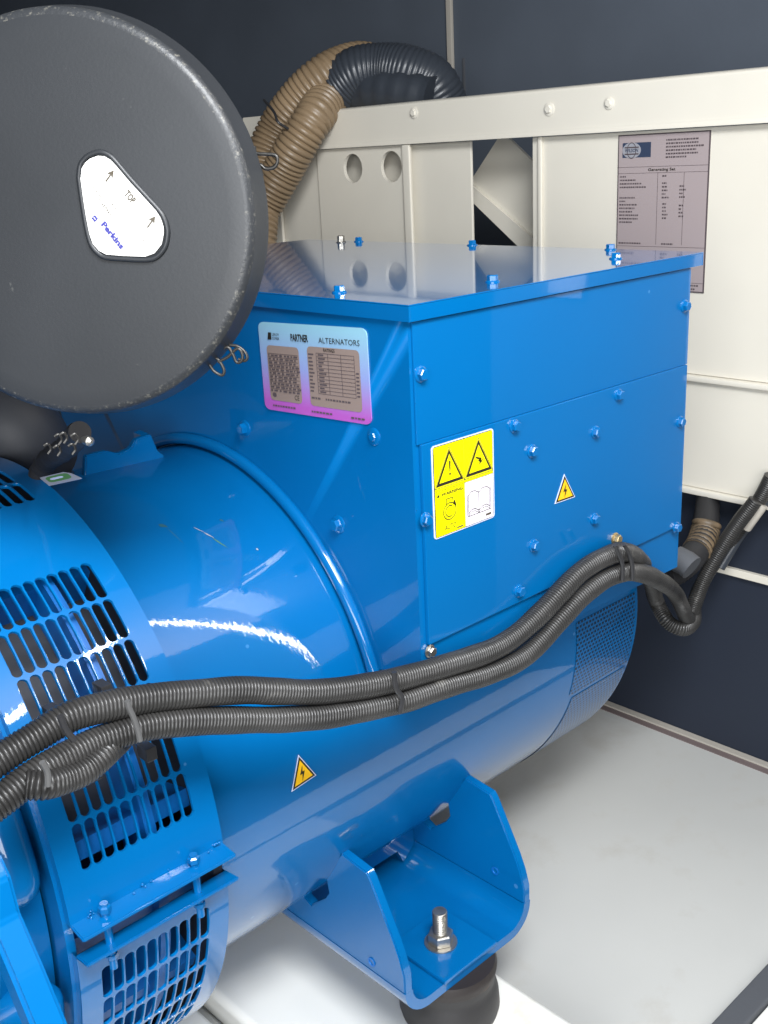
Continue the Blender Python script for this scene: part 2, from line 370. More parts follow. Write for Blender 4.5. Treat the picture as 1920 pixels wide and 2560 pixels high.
# ------------------------------------------------------------------ cream support frame at the back
t = thing('support_frame', (XF, 0.9, -0.2), 'cream painted steel frame with a long top beam, plates and holes behind the blue box', 'steel frame')
bm = new()
prof = [(XF-0.035, 0.222), (XF-0.035, 0.230), (XF-0.028, 0.236), (XF-0.026, 0.326), (XF-0.020, 0.334), (XF+0.0, 0.338), (XF+0.09, 0.338), (XF+0.09, 0.330), (XF-0.012, 0.328), (XF-0.012, 0.222)]
prism(bm, [(x, 1.93, z) for x, z in prof], (0, -2.3, 0)); obj('top_beam', bm, m_cream, t, 50)
bm = new(); box(bm, XF-0.024, XF-0.012, 1.89, 2.06, -0.9, 0.338, 0.003); obj('end_post', bm, m_cream, t)
bm = new(); box(bm, XF-0.010, XF+0.0, 1.69, 1.93, -0.9, 0.221, 0.003); obj('end_plate', bm, m_cream, t)
def plate_with_holes(y0, y1, z0, z1, x0, x1, holes):
    # outline with round holes bridged by one loop per column
    bm = new(); ys = [y1]+[h[0] for h in holes]+[y0]
    mids = [y1]+[(holes[i][0]+holes[i+1][0])/2 for i in range(len(holes)-1)]+[y0]
    for i, (hy, hz, r) in enumerate(holes):
        ya, yb = mids[i], mids[i+1]; N = 32; zb, zt = hz-0.10, z1
        inner = [(hy+r*cos(2*pi*k/N), hz+r*sin(2*pi*k/N)) for k in range(N)]; outer = []
        for (iy, iz) in inner:
            dy, dz = (iy-hy)/r, (iz-hz)/r; s_ = 1e9
            if dy > 1e-6: s_ = min(s_, (ya-hy)/dy)
            if dy < -1e-6: s_ = min(s_, (yb-hy)/dy)
            if dz > 1e-6: s_ = min(s_, (zt-hz)/dz)
            if dz < -1e-6: s_ = min(s_, (zb-hz)/dz)
            outer.append([hy+dy*s_, hz+dz*s_])
        for cy, cz in ((ya, zt), (yb, zt), (ya, zb), (yb, zb)):
            k = min(range(N), key=lambda q: (outer[q][0]-cy)**2+(outer[q][1]-cz)**2); outer[k] = [cy, cz]
        A = [bm.verts.new((x0, *p)) for p in inner]; B = [bm.verts.new((x0, *p)) for p in outer]; C = [bm.verts.new((x1, *p)) for p in inner]
        for k in range(N):
            j = (k+1) % N; bm.faces.new((A[k], A[j], B[j], B[k])); bm.faces.new((A[k], C[k], C[j], A[j]))
        bm.faces.new([bm.verts.new((x0, *p)) for p in ((ya, zb), (yb, zb), (yb, z0), (ya, z0))])
    bmesh.ops.recalc_face_normals(bm, faces=bm.faces); return bm
h1 = PX(882, 421, XF-0.02); h2 = PX(978, 417, XF-0.02)
obj('drilled_plate', plate_with_holes(1.262, 1.688, -0.9, 0.221, XF-0.020, XF-0.008, [(h1.y, h1.z, 0.043), (h2.y, h2.z, 0.045)]), m_cream, t)
bm = new(); box(bm, XF+0.05, XF+0.06, PX(1030, 420, XF+.05).y, PX(850, 420, XF+.05).y, -0.3, 0.22); obj('rear_stiffener', bm, m_cream, t)
bm = new(); box(bm, XF-0.032, XF-0.021, 1.262, 1.292, -0.9, 0.2215, 0.004); obj('plate_fold', bm, m_cream, t)
bm = new(); box(bm, XF-0.004, XF+0.006, 1.046, 1.308, -0.9, 0.221, 0.003); obj('recessed_plate', bm, m_cream, t)
# diagonal brace seen through the gap
a, b = PX(1245, 352, XF+0.16), PX(1345, 600, XF+0.16)
bp_ = [PX(1225, 420, XF+.15), PX(1262, 338, XF+.15), PX(1400, 470, XF+.15), PX(1460, 640, XF+.15), PX(1300, 612, XF+.15), PX(1130, 430, XF+.15)]
bm = new()
prism(bm, [PX(x, y, XF+.15) for x, y in ((1255, 330), (1400, 470), (1400, 712), (1160, 478))], (0.012, 0, 0)); obj('diagonal_brace', bm, m_cream, t)
bm = new()
prism(bm, [PX(x, y, XF+.149) for x, y in ((1150, 432), (1400, 648), (1400, 711), (1162, 480))], (-0.012, 0, 0)); obj('brace_flange', bm, m_cream, t)
# right-hand plate, fold, ledge
bm = new(); box(bm, XF-0.012, XF+0.0, -0.34, 0.822, -0.353, 0.221, 0.003); obj('side_plate', bm, m_cream, t)
bm = new(); box(bm, XF-0.022, XF-0.0125, 0.785, 0.797, -0.353, 0.221, 0.003); obj('plate_rib', bm, m_cream, t)
bm = new(); box(bm, XF-0.030, XF+0.0, -0.34, 0.822, -0.368, -0.3535, 0.004); obj('ledge', bm, m_cream, t)
bm = new(); box(bm, XF-0.016, XF+0.0, -0.34, 0.822, -0.640, -0.3685, 0.003); obj('lower_plate', bm, m_cream, t)
bm = new(); box(bm, XF-0.030, XF+0.0, -0.34, 0.822, -0.656, -0.6405, 0.004); obj('bottom_lip', bm, m_cream, t)
for (x, y), r in (((1035, 282), .016), ((1373, 273), .017), ((1523, 258), .015)):
    bolt(t, PX(x, y, XF-0.0275), (-1, 0, 0), m_cream, r*.62, r, 0.006, 'rivet')
# data plate fixed to the side plate
O = PX(1547, 690, XF-0.013); TL = PX(1547, 338, XF-.013); TR = PX(1778, 331, XF-.013)
y0, y1 = TL.y, TR.y; zt = TL.z; zb = PX(1760, 733, XF-.013).z
pr = Print((XF-0.0125, y0, zb), (0, y1-y0, 0), (0, 0, zt-zb), (-1, 0, 0)); asp = abs(y1-y0)/(zt-zb)
pr.slab([(0, 0), (1, 0), (1, 1), (0, 1)], m_inkd, 0.002)
pr.rect(.012, .988, .008, .992, m_foil, .0026)
pr.rect(.055, .375, .855, .948, m_inkn, .0032)
N = 24; pr.poly([(.16+.105*cos(2*pi*k/N), .90+.050*sin(2*pi*k/N)) for k in range(N)], m_silver, .0036)
for dz in (-.022, 0.02): pr.rect(.08, .24, .899+dz-.004, .899+dz+.004, m_inkd, .004)
pr.path([(.16+.05*cos(2*pi*k/N), .90+.048*sin(2*pi*k/N)) for k in range(N)], .005, m_inkd, .0042, asp, True)
pr.text('WILSON', .16, .890, .021, m_inkn, .0044, wid=.15, asp=asp, bold=.02, align='C')
for k, L_ in enumerate((.34, .34, .40, .32, .34, .22)):
    a_ = .54
    while a_ < .54+L_: wd = random.uniform(.01, .03); pr.rect(a_, min(a_+wd, .54+L_), .955-k*.021-.005, .955-k*.021+.005, m_inkd, .0032); a_ += wd+.006
for b_ in (.795, .756): pr.rect(.01, .99, b_-.001, b_+.001, m_inkd, .0032)
pr.text('Generating Set', .5, .768, .017, m_ink, .0034, wid=.30, asp=asp, bold=.02, align='C')
for a_ in (.46, .745): pr.rect(a_-.002, a_+.002, .30, .755, m_inkd, .0032)
def rows(a_, b_, lens, step=.0225, hh=.0062):
    for k, L_ in enumerate(lens):
        p_ = a_
        while p_ < a_+L_: wd = random.uniform(.008, .026); pr.rect(p_, min(p_+wd, a_+L_), b_-k*step-hh*.8, b_-k*step+hh*.8, m_inkd, .0032); p_ += wd+.006
rows(.03, .735, (.07, .18, .25, .30)); rows(.03, .60, (.18, .07, .20, .18, .15, .22, .22, .15)); rows(.03, .305, (.26,)); rows(.52, .305, (.13,))
rows(.51, .735, (.05, 0, .05, .06, .06, .04, .08)); rows(.52, .56, (.04, .04, .04, .06, .05)); rows(.70, .67, (.05, .07, .04, .06)); rows(.70, .55, (.05, .03, .04, .05))
pr.rect(.01, .99, .285, .287, m_inkd, .0032); pr.rect(.3, .99, .06, .062, m_inkd, .0032); rows(.82, .045, (.12, .09))
pr.build('data_plate', t, 'grey metal data plate with small printed columns and a dark logo block')
# pale seam strip on the back wall
p = PX(1127, 100, 1.945); q = PX(1132, 240, 1.945)
bm = new(); box(bm, 1.935, 1.9495, p.y-0.012, p.y+0.012, 0.0, 1.35, 0.003); o = obj('seam_strip', bm, m_lip); tag(o, 'thin pale vertical seam strip on the dark back wall', 'trim strip')
p = PX(1160, 200, 1.945)
bm = new(); box(bm, 1.942, 1.9495, p.y-0.003, p.y+0.003, 0.0, 0.50); o = obj('wall_edge_strip', bm, m_gasket); tag(o, 'short dark grey strip right of the pale seam above the cream beam', 'trim strip')
p = PX(1790, 1417, XF+.04); 
bm = new(); box(bm, XF+0.03, XF+0.0445, -0.3, p.y, p.z-0.010, p.z+0.010, 0.002); o = obj('wall_bracket', bm, m_cream); tag(o, 'narrow cream bracket bar on the dark panel at the right edge', 'bracket')

# ------------------------------------------------------------------ tan hoses and black hose over the frame
def hose(name, path, r, pitch, depth, m, label, cat, group=None, seg=22):
    if m is m_tan: path = [path[0]+Vector((0.01, 0.06, -0.62)), path[0]+Vector((0.0, 0.04, -0.25))]+path
    th = thing(name, path[0], label, cat, group)
    bm = new(); corrugated(bm, path, r, pitch, depth, seg); obj('hose_body', bm, m, th, 80); return th
XH = 1.22
hp = [(640, 600), (655, 440), (692, 335), (745, 255), (815, 190), (885, 160), (940, 165)]
Xs = [1.0, 1.10, 1.16, 1.20, 1.26, 1.36, 1.45]
hA = hose('corrugated_hose', [PX(x, y, X+.05) for (x, y), X in zip(hp, Xs)], 0.068, 0.0165, 0.0065, m_tan, 'tan corrugated hose, upper left of the pair, bound with black wire', 'hose', 'tan corrugated hoses')
hp2 = [(595, 640), (642, 540), (700, 438), (745, 358), (788, 290), (832, 238), (885, 215)]
hB = hose('corrugated_hose', [PX(x, y, X) for (x, y), X in zip(hp2, [0.95, 1.08, 1.14, 1.17, 1.22, 1.33, 1.42])], 0.064, 0.0165, 0.0065, m_tan, 'tan corrugated hose, lower right of the pair, passing in front of the cream beam', 'hose', 'tan corrugated hoses')
bm = new(); tube(bm, [PX(660, 250, 1.12), PX(685, 280, 1.10), PX(695, 305, 1.09), PX(720, 322, 1.12)], 0.0042); obj('wire_tie', bm, m_tie, hA)
bm = new(); tube(bm, [PX(640, 383, 0.98), PX(670, 386, 0.97), PX(690, 392, 0.97), PX(692, 408, 0.97), PX(675, 420, 0.97), PX(648, 415, 0.98)], 0.0042); obj('wire_tie', bm, m_tie, hB)
bk = [(846, 218), (895, 182), (960, 174), (1030, 186), (1080, 212), (1108, 275)]
hC = hose('corrugated_hose', [PX(x, y, X) for (x, y), X in zip(bk, [1.34, 1.37, 1.42, 1.46, 1.50, 1.54])], 0.080, 0.0125, 0.0028, m_tape, 'black corrugated hose wrapped in tape above the cream beam', 'hose')
bm = new(); sweep(bm, catmull([PX(835, 235, 1.38), PX(910, 225, 1.38), PX(990, 228, 1.40), (PX(1080, 245, 1.44))], 8), lambda i: 0.060+0.003*sin(i*1.9), 18); obj('tape_wrap', bm, m_tape, hC, 60)
bm = new(); sweep(bm, catmull([PX(1078, 262, 1.48), PX(1096, 236, 1.48), PX(1102, 215, 1.49)], 4), lambda i: 0.014, 10); obj('tan_end', bm, m_tan, hC)

# ------------------------------------------------------------------ the alternator
YC, ZC, RB = 0.548, -0.737, 0.445
def cy(x, th, r): t_ = radians(th); return Vector((x, YC-r*cos(t_), ZC+r*sin(t_)))
def CYL(px_, py_, r):
    d = ray(px_, py_); o_ = CAM-Vector((0, YC, ZC)); a_ = d.y**2+d.z**2; b_ = o_.y*d.y+o_.z*d.z; c_ = o_.y**2+o_.z**2-r*r
    t_ = (-b_-sqrt(max(0, b_*b_-a_*c_)))/a_; q_ = CAM+d*t_; return q_.x, degrees(atan2(q_.z-ZC, -(q_.y-YC)))
alt = thing('alternator', (0.1, YC, ZC-RB), 'large glossy blue alternator with a round barrel and square terminal box', 'alternator')
# barrel: strips of x and angle
def curved(bm, x0, x1, t0, t1, r, nx=1, dt=3.0, uv=False):
    nt_ = max(1, int(abs(t1-t0)/dt)); g = [[bm.verts.new(cy(x0+(x1-x0)*i/nx, t0+(t1-t0)*k/nt_, r)) for k in range(nt_+1)] for i in range(nx+1)]
    fs = []
    for i in range(nx):
        for k in range(nt_): fs.append(bm.faces.new((g[i][k], g[i+1][k], g[i+1][k+1], g[i][k+1])))
    return g, fs
XE = 0.748
bm = new(); lathe(bm, (-0.37, YC, ZC), (1, 0, 0), [(0, RB), (0.30, RB), (0.70, RB), (XE+0.37-0.012, RB), (XE+0.37-0.004, RB-0.003), (XE+0.37, RB-0.012), (XE+0.37, RB-0.06), (XE+.37+.02, RB-.08), (XE+.37+.02, .001)], 144)
obj('barrel', bm, m_blue, alt, 40)
for (x0_, y0_), (x1_, y1_), w_, mm in (((482, 1318), (512, 1332), .0009, m_silver), ((508, 1331), (536, 1346), .0013, m_silver), ((530, 1345), (572, 1372), .0011, m_green), ((395, 1312), (420, 1318), .0040, m_smudge), ((415, 1318), (462, 1362), .0006, m_smudge), ((548, 1299), (560, 1304), .002, m_smudge), ((640, 1371), (646, 1376), .002, m_silver)):
    A_, B_ = cy(*CYL(x0_, y0_, RB), RB+.0006), cy(*CYL(x1_, y1_, RB), RB+.0006); d_ = (B_-A_).normalized(); n_ = (A_-Vector((A_.x, YC, ZC))).normalized(); s_ = n_.cross(d_)*w_
    bm = new(); bm.faces.new([bm.verts.new(p_) for p_ in (A_, A_*.7+B_*.3+s_, A_*.3+B_*.7+s_*.7, B_, A_*.3+B_*.7-s_*.6, A_*.7+B_*.3-s_)]); obj('paint_scratch', bm, mm, alt, 0)
# drive end shield under the vent covers
bm = new(); lathe(bm, (-0.62, YC, ZC), (1, 0, 0), [(0.0, 0.30), (0.0, 0.42), (0.02, 0.42), (0.02, 0.40), (0.24, 0.40), (0.24, 0.497), (0.252, 0.499), (0.256, 0.495), (0.256, 0.44)], 120)
obj('end_shield', bm, m_inside, alt, 40)
bm = new(); lathe(bm, (-0.460, YC, ZC), (1, 0, 0), [(0, 0.40), (0, 0.478), (0.016, 0.478), (0.016, 0.40)], 100); obj('fan_ring', bm, m_blue_in, alt)
bm = new(); lathe(bm, (-0.602, YC, ZC), (1, 0, 0), [(0, 0.40), (0, 0.492), (0.012, 0.492), (0.012, 0.40)], 100); obj('shield_rim', bm, m_blue, alt)
for k, th in enumerate((58, 30, 12, -4, -27, -50)):
    bm = new(); g0 = cy(-0.59, th, .405)
    curved(bm, -0.59, -0.37, th-1.6, th+1.6, 0.462, 1, 1.0); curved(bm, -0.59, -0.37, th-1.6, th-1.5, 0.462, 1, 1.0)
    for s_ in (-1.6, 1.6):
        bm.faces.new([bm.verts.new(cy(x, th+s_, r)) for x, r in ((-.59, .40), (-.37, .40), (-.37, .462), (-.59, .462))])
    bmesh.ops.recalc_face_normals(bm, faces=bm.faces); obj('shield_rib', bm, m_blue_in, alt)
# vent covers with slots
RV = 0.505; PXS = 0.0171; X0 = -0.405
def cell(bm, xa, xb, ta, tb, r, hx, ht, depth=0.0045):
    # one slot: capsule along the angle inside the rectangle
    xc, tc = (xa+xb)/2, (ta+tb)/2; k_ = degrees(1/r); N = 24
    hw, hh = hx/2, ht/2/k_              # half sizes in length
    inner = []
    for i in range(N):
        a_ = 2*pi*i/N; c_, s_ = cos(a_), sin(a_)
        yy = (hh-hw)*(1 if s_ > 1e-6 else (-1 if s_ < -1e-6 else 0))+hw*s_
        inner.append((hw*c_, yy))
    HX, HH = (xb-xa)/2, (tb-ta)/2/k_; outer = []
    for i, (ix, iy) in enumerate(inner):
        a_ = 2*pi*i/N; c_, s_ = cos(a_), sin(a_)
        # push along direction scaled to the box
        m_ = max(abs(c_), abs(s_)); outer.append([HX*c_/m_, HH*s_/m_])
    def V(p, rr_): return bm.verts.new(cy(xc+p[0], tc+p[1]*k_, rr_))
    A = [V(p, r) for p in outer]; B = [V((p[0]*1.0, p[1]), r) for p in [(q[0]*1.08, q[1]*1.012) for q in inner]]
    C = [V(p, r-0.0014) for p in inner]; D = [V(p, r-depth) for p in inner]
    for i in range(N):
        j = (i+1) % N
        bm.faces.new((A[i], A[j], B[j], B[i])); bm.faces.new((B[i], B[j], C[j], C[i])); bm.faces.new((C[i], C[j], D[j], D[i]))
def vent_cover(tlo, thi, groups, name, nsl=10):
    bm = new(); xl = X0-PXS*(nsl-.5)-PXS*0.0; xr = X0+PXS*.5
    XL, XR = -0.597, -0.364
    curved(bm, XL, xl, tlo, thi, RV, 1, 1.5); curved(bm, xr, XR, tlo, thi, RV, 1, 1.5)
    # end bands between groups
    edges_t = [tlo]
    for (ta, pitch, n, ln) in sorted(groups, key=lambda g_: g_[0]-g_[1]*g_[2]):
        lo, hi = ta-pitch*n, ta
        curved(bm, xl, xr, edges_t[-1], lo, RV, 4, 1.5)
        for r_ in range(n):
            for c_ in range(nsl):
                xb = xr-PXS*c_; cell(bm, xb-PXS, xb, hi-pitch*(r_+1), hi-pitch*r_, RV, 0.0139, ln)
        edges_t.append(hi)
    curved(bm, xl, xr, edges_t[-1], thi, RV, 4, 1.5)
    # returned edges along both circular sides
    n_ = int((thi-tlo)/1.5)
    for xx, sg in ((XL, 1), (XR, -1)):
        for k in range(n_):
            ta, tb = tlo+(thi-tlo)*k/n_, tlo+(thi-tlo)*(k+1)/n_
            bm.faces.new([bm.verts.new(cy(xx, a_, r_)) for a_, r_ in ((ta, RV), (tb, RV), (tb, RV-.014), (ta, RV-.014))])
    bmesh.ops.remove_doubles(bm, verts=bm.verts, dist=0.00008)
    for f in bm.faces:
        f.normal_update(); c_ = f.calc_center_median()
        if f.normal.dot((c_-Vector((c_.x, YC, ZC))).normalized()) < -0.2: f.normal_flip()
    return obj(name, bm, m_blue, alt, 40)
vu = vent_cover(4.0, 112.0, [(55.2, 7.4, 6, 6.9), (92.9, 7.1, 3, 6.6)], 'vent_cover')
vl = vent_cover(-92.0, -1.2, [(-5.5, 6.6, 8, 6.1)], 'vent_cover')
def flange(th, sgn, parent):
    bm = new(); ra, rb = RV-0.002, RV+0.030
    a0, a1 = th, th+0.6
    pts = [cy(-0.597, a0, ra), cy(-0.597, a0-sgn*.6, rb), cy(-0.364, a0-sgn*.6, rb), cy(-0.364, a0, ra)]
    n_ = (cy(0, th+90, 1)-Vector((0, YC, ZC)))*0.006
    prism(bm, pts, n_); bmesh.ops.bevel(bm, geom=list(bm.edges), offset=0.0015, segments=2, affect='EDGES'); return obj('flange', bm, m_blue, parent)
flange(3.6, 1, vu); flange(-1.6, -1, vl)
random.seed(11); bm = new()
for k in range(26):
    xx = random.uniform(-.590, -.372); c_ = cy(xx, 4.0+random.uniform(-.1, .9), RV+random.uniform(0, .006)); r_ = random.uniform(.0010, .0027)
    g_ = bmesh.ops.create_icosphere(bm, subdivisions=2, radius=r_); bmesh.ops.translate(bm, verts=g_['verts'], vec=c_)
obj('weld_spatter', bm, m_blue, vu, 80)
for x in (-0.555, -0.42):
    c0 = cy(x, 6.0, RV+.014); c1 = cy(x, -5.0, RV+.014)
    bm = new(); sweep(bm, [c0, (c0+c1)/2, c1], lambda i: 0.0055, 12)
    dd = (c0-c1).normalized(); lathe(bm, c0-dd*0.012, dd, [(0, 0.0001), (0, .0085), (.007, .0085), (.009, .006), (.009, .0001)], 6); lathe(bm, c1+dd*.016, dd, [(0, 0.0001), (0, .008), (.006, .008), (.006, .0001)], 6)
    obj('clamp_screw', bm, m_blue, vu, 30)

# front plate and terminal box
L_, W_ = 0.727, 1.093; E0 = 0.006
bm = new()
# front wall with a round cut-out that lets the barrel through
N = 64; ring = []; outer = []
YB0, YB1, ZT, ZB = E0, 1.09, -0.021, -0.60
arc = [cy(0, th, RB+0.004) for th in [ -(0)+a_ for a_ in range(18, 163, 3)]]
pts = [Vector((0, YB0, ZB)), Vector((0, YB0, ZT)), Vector((0, YB1, ZT)), Vector((0, YB1, ZB))]
arc = [cy(0, th, RB+0.001) for th in [18+i*(144/48) for i in range(49)]]
outl = [Vector((0, YB0, ZB)), Vector((0, YB0, ZT)), Vector((0, YB1, ZT)), Vector((0, YB1, ZB))]
# fan between arc and outline
def edge_pt(th):
    dy, dz = -cos(radians(th)), sin(radians(th)); best = 1e9
    for lim, dd, c_ in ((YB0, dy, YC), (YB1, dy, YC), (ZT, dz, ZC)):
        if abs(dd) > 1e-6 and (lim-c_)/dd > 0: best = min(best, (lim-c_)/dd)
    return Vector((0, YC+dy*best, ZC+dz*best))
ths = [18+i*(144/48) for i in range(49)]
cn = degrees(atan2(ZT-ZC, YC-YB0)); ths = sorted(ths+[cn, 180-degrees(atan2(ZT-ZC, YB1-YC))])
A = [bm.verts.new(cy(0, th, RB+.001)) for th in ths]; B = [bm.verts.new(edge_pt(th)) for th in ths]
for i in range(len(ths)-1): bm.faces.new((A[i], B[i], B[i+1], A[i+1]))
# side walls, with the lower edge sloping as on the machine
def sidewall(y, flip):
    p_ = [(0, y, ZT), (0, y, ZB), (L_, y, -0.612), (L_, y, ZT)]
    bm.faces.new([bm.verts.new(v_) for v_ in p_])
sidewall(E0, 0); sidewall(YB1, 1)
bm.faces.new([bm.verts.new(v_) for v_ in ((L_, YB0, ZT), (L_, YB0, -.612), (L_, YB1, -.612), (L_, YB1, ZT))])
# lower closing skirts running from the side walls in to the barrel
for yy, sg in ((E0, 1), (YB1, -1)):
    yb = YC-sg*sqrt(RB**2-(ZC-ZB)**2)
    bm.faces.new([bm.verts.new(v_) for v_ in ((0, yy, ZB), (0, yb, ZB), (L_, yb, -.612), (L_, yy, -.612))])
bmesh.ops.remove_doubles(bm, verts=bm.verts, dist=0.0005)
bmesh.ops.recalc_face_normals(bm, faces=bm.faces)
es = [e for e in bm.edges if abs(e.verts[0].co.x) < 1e-4 and abs(e.verts[1].co.x) < 1e-4 and abs(e.verts[0].co.y-E0) < 1e-4 and abs(e.verts[1].co.y-E0) < 1e-4]
bmesh.ops.bevel(bm, geom=es, offset=0.006, segments=3, affect='EDGES')
tb = obj('terminal_box', bm, m_blue_flat, alt, 30)
# rolled bead where the barrel passes through
bm = new(); pth = [cy(-0.006, th, RB+0.013) for th in [15+i*2 for i in range(87)]]; sweep(bm, pth, lambda i: 0.0105, 10); obj('seal_bead', bm, m_blue, alt, 60)
# lid
LX, LY = 0.757, 1.129
bm = new(); box(bm, -0.006, LX, -0.004, LY, -0.0022, 0.0, 0.0008)
for (a_, b_, c_, d_) in ((-0.006, -0.003, -0.004, LY), (LX-.003, LX, -.004, LY)): box(bm, a_, b_, c_, d_, -0.024, -0.0023, 0.0006)
for (c_, d_) in ((-.004, -.001), (LY-.003, LY)): box(bm, -0.0028, LX-.0032, c_, d_, -0.024, -0.0023, 0.0006)
lid = obj('lid', bm, m_lid, alt)
# right-hand cover sheets
bm = new(); box(bm, 0.012, L_-0.004, -0.001, E0, -0.521, -0.203, 0.0015); cov = obj('side_cover', bm, m_blue_flat, alt)
bm = new(); box(bm, 0.006, L_, 0.002, E0-.0002, -0.2028, -0.026, 0.0012); ucov = obj('upper_cover', bm, m_blue_flat, alt)
for x, y in ((1110, 920), (1148, 974), (918, 1122), (1152, 1178), (1120, 1276), (1335, 853), (1285, 933), (1468, 911), (1283, 1121), (1460, 1139)):
    bolt(cov, PY(*d2f(x, y), -0.001), (0, -1, 0), r=.0088, fl=.0112, h=.0085)
bolt(cov, PY(*d2f(1328, 1163), -0.001), (0, -1, 0), m_brass, r=.0088, fl=.0112, h=.0105)
for x, y in ((908, 808), (1478, 661)): bolt(ucov, PY(*d2f(x, y), 0.002), (0, -1, 0), r=.009, fl=.012, h=.009)
bolt(tb, PY(*d2f(928, 1406), 0.005), (0, -1, 0), m_steel, r=.008, fl=.0105, h=.008)
for x, y, r_ in ((530, 925, .0125), (732, 1132, .013)): bolt(tb, PX(*d2f(x, y), 0.0), (-1, 0, 0), r=r_*.8, fl=r_*1.15, h=.011)
bolt(tb, PX(*d2f(808, 943), 0.0), (-1, 0, 0), r=.0075, fl=.0135, h=.004)
def lidpt(x, y):
    q = PZ(*d2f(x, y), 0.0)
    if q.x > 0.742: q = PX(*d2f(x, y), 0.742)
    return Vector((q.x, q.y, 0.0))
for x, y in ((733, 632), (1064, 609), (1330, 559), (1319, 534), (1020, 529), (775, 520)): bolt(lid, lidpt(x, y), (0, 0, 1), r=.0088, fl=.0118, h=.0095)
bolt(lid, lidpt(737, 524), (0, 0, 1), m_steel, r=.0088, fl=.0118, h=.015)

# perforated outlet at the far end of the barrel
bm = new(); uvl = bm.loops.layers.uv.new('UVMap')
def perf(x0, x1, t0, t1, slant0=0, slant1=0):
    nx, nt_ = 6, int((t1-t0)/2.5); g = []
    for i in range(nx+1):
        row_ = []
        for k in range(nt_+1):
            s_ = k/nt_; xa = x0+slant0*s_; xb = x1+slant1*s_; x_ = xa+(xb-xa)*i/nx; th = t0+(t1-t0)*k/nt_
            row_.append((bm.verts.new(cy(x_, th, RB+0.0012)), (x_, radians(th)*RB)))
        g.append(row_)
    for i in range(nx):
        for k in range(nt_):
            q = (g[i][k], g[i+1][k], g[i+1][k+1], g[i][k+1]); f = bm.faces.new([v_[0] for v_ in q])
            for lp, v_ in zip(f.loops, q): lp[uvl].uv = v_[1]
perf(0.527, XE-0.02, -16, 5.5, 0, 0); perf(0.53, XE-0.02, -62, -17.5, 0.01, 0)
obj('perforated_outlet', bm, m_perf, alt, 40)

# lifting lug on top of the barrel
lx0, lt0 = CYL(205, 1185, RB); lx1, lt1 = CYL(400, 1140, RB)
a_ = cy(lx0, lt0, RB); b_ = cy(lx1, lt1, RB)
pnt = lambda x, y: PN(x, y, a_, (b_-a_).cross(Vector((0, 0, 1))).normalized())
bm = new(); nn = (b_-a_).cross(Vector((0, 0, 1))).normalized()
prism(bm, [pnt(x, y) for x, y in ((203, 1190), (206, 1136), (258, 1124), (290, 1131), (318, 1118), (330, 1096), (368, 1082), (386, 1125), (402, 1136), (400, 1150), (320, 1165))], nn*0.014)
bmesh.ops.bevel(bm, geom=list(bm.edges), offset=0.002, segments=2, affect='EDGES'); lug = obj('lifting_lug', bm, m_blue, alt)
bm = new(); prism(bm, [pnt(x, y)-nn*.0 for x, y in ((352, 1088), (368, 1082), (378, 1140), (366, 1146))], -nn*0.03); obj('lug_gusset', bm, m_blue, lug)

# foot: two cheek plates, base plate and web
def arcZ(y): return ZC-sqrt(max(0, RB**2-(y-YC)**2))
def cheek(x0):
    pts = [(.395, -1.1345), (.003, -1.1345), (.003, -1.10), (.012, -1.068), (.024, -1.04), (.075, -.943), (.083, -.933), (.145, -.926)]
    ys = [.15, .165, .18, .192]; pts += [(y_, arcZ(y_)+.004) for y_ in ys]
    pts += [(.188, -1.03), (.200, -1.048), (.243, -1.084), (.272, -1.072), (.262, -1.062)]
    pts += [(y_, arcZ(y_)+.004) for y_ in (.28, .31, .34, .37, .395)]
    bm = new(); prism(bm, [Vector((x0, y_, z_)) for y_, z_ in pts], (0.018, 0, 0))
    es = [e for e in bm.edges if abs(e.verts[0].co.x-e.verts[1].co.x) < 1e-5]
    bmesh.ops.bevel(bm, geom=es, offset=0.0022, segments=2, affect='EDGES')
    return bm
foot = obj('foot', cheek(-0.073), m_blue, alt); 
obj('cheek_plate', cheek(0.238), m_blue, foot)
bm = new(); rb_ = 0.057; out_ = []; inn = []
for cx, a0 in ((-0.073+rb_, 180), (0.256-rb_, 270)):
    for k in range(9):
        a_ = radians(a0+k*11.25); out_.append((cx+rb_*cos(a_), -1.135+rb_*sin(a_))); inn.append((cx+(rb_-.018)*cos(a_), -1.135+(rb_-.018)*sin(a_)))
prism(bm, [Vector((x_, 0.003, z_)) for x_, z_ in out_+inn[::-1]], (0, .39, 0)); obj('base_plate', bm, m_blue, foot)
bm = new(); prism(bm, [Vector((x_, .29, z_)) for x_, z_ in ((-.0545, -1.14), (-.03, -1.168), (.10, -1.172), (.125, -1.135), (.19, -1.135), (.205, -1.168), (.2365, -1.14), (.2365, arcZ(.29)+.005), (-.0545, arcZ(.29)+.005))], (0, .014, 0)); obj('web_plate', bm, m_blue, foot)
bm = new(); box(bm, 0.018, 0.155, -0.002, 0.135, -1.1735, -1.164, 0.0025); obj('pad_plate', bm, m_blue, foot)
for (x, y, X) in ((1238, 2177, 0.2375), (929, 2405, -0.0735)):
    p = PX(x, y, X); bm = new(); lathe(bm, p, (-1, 0, 0), [(0.0, .0085), (.0012, .0085), (.0012, .0055), (-.001, .005), (-.001, .0001)], 18); obj('weld_nut', bm, m_blue_in, foot)
# stud and nut of the mount
NX, NY = 0.083, 0.070
nut = None
bm = new()
lathe(bm, (NX, NY, -1.1635), (0, 0, 1), [(0, .030), (.003, .030), (.003, .0001)], 28)
hexr = [(0.003, .0215), (.004, .0235), (.022, .0235), (.0245, .021), (.0245, .012)]
lathe(bm, (NX, NY, -1.1635), (0, 0, 1), hexr, 6); mount_nut_bm = bm
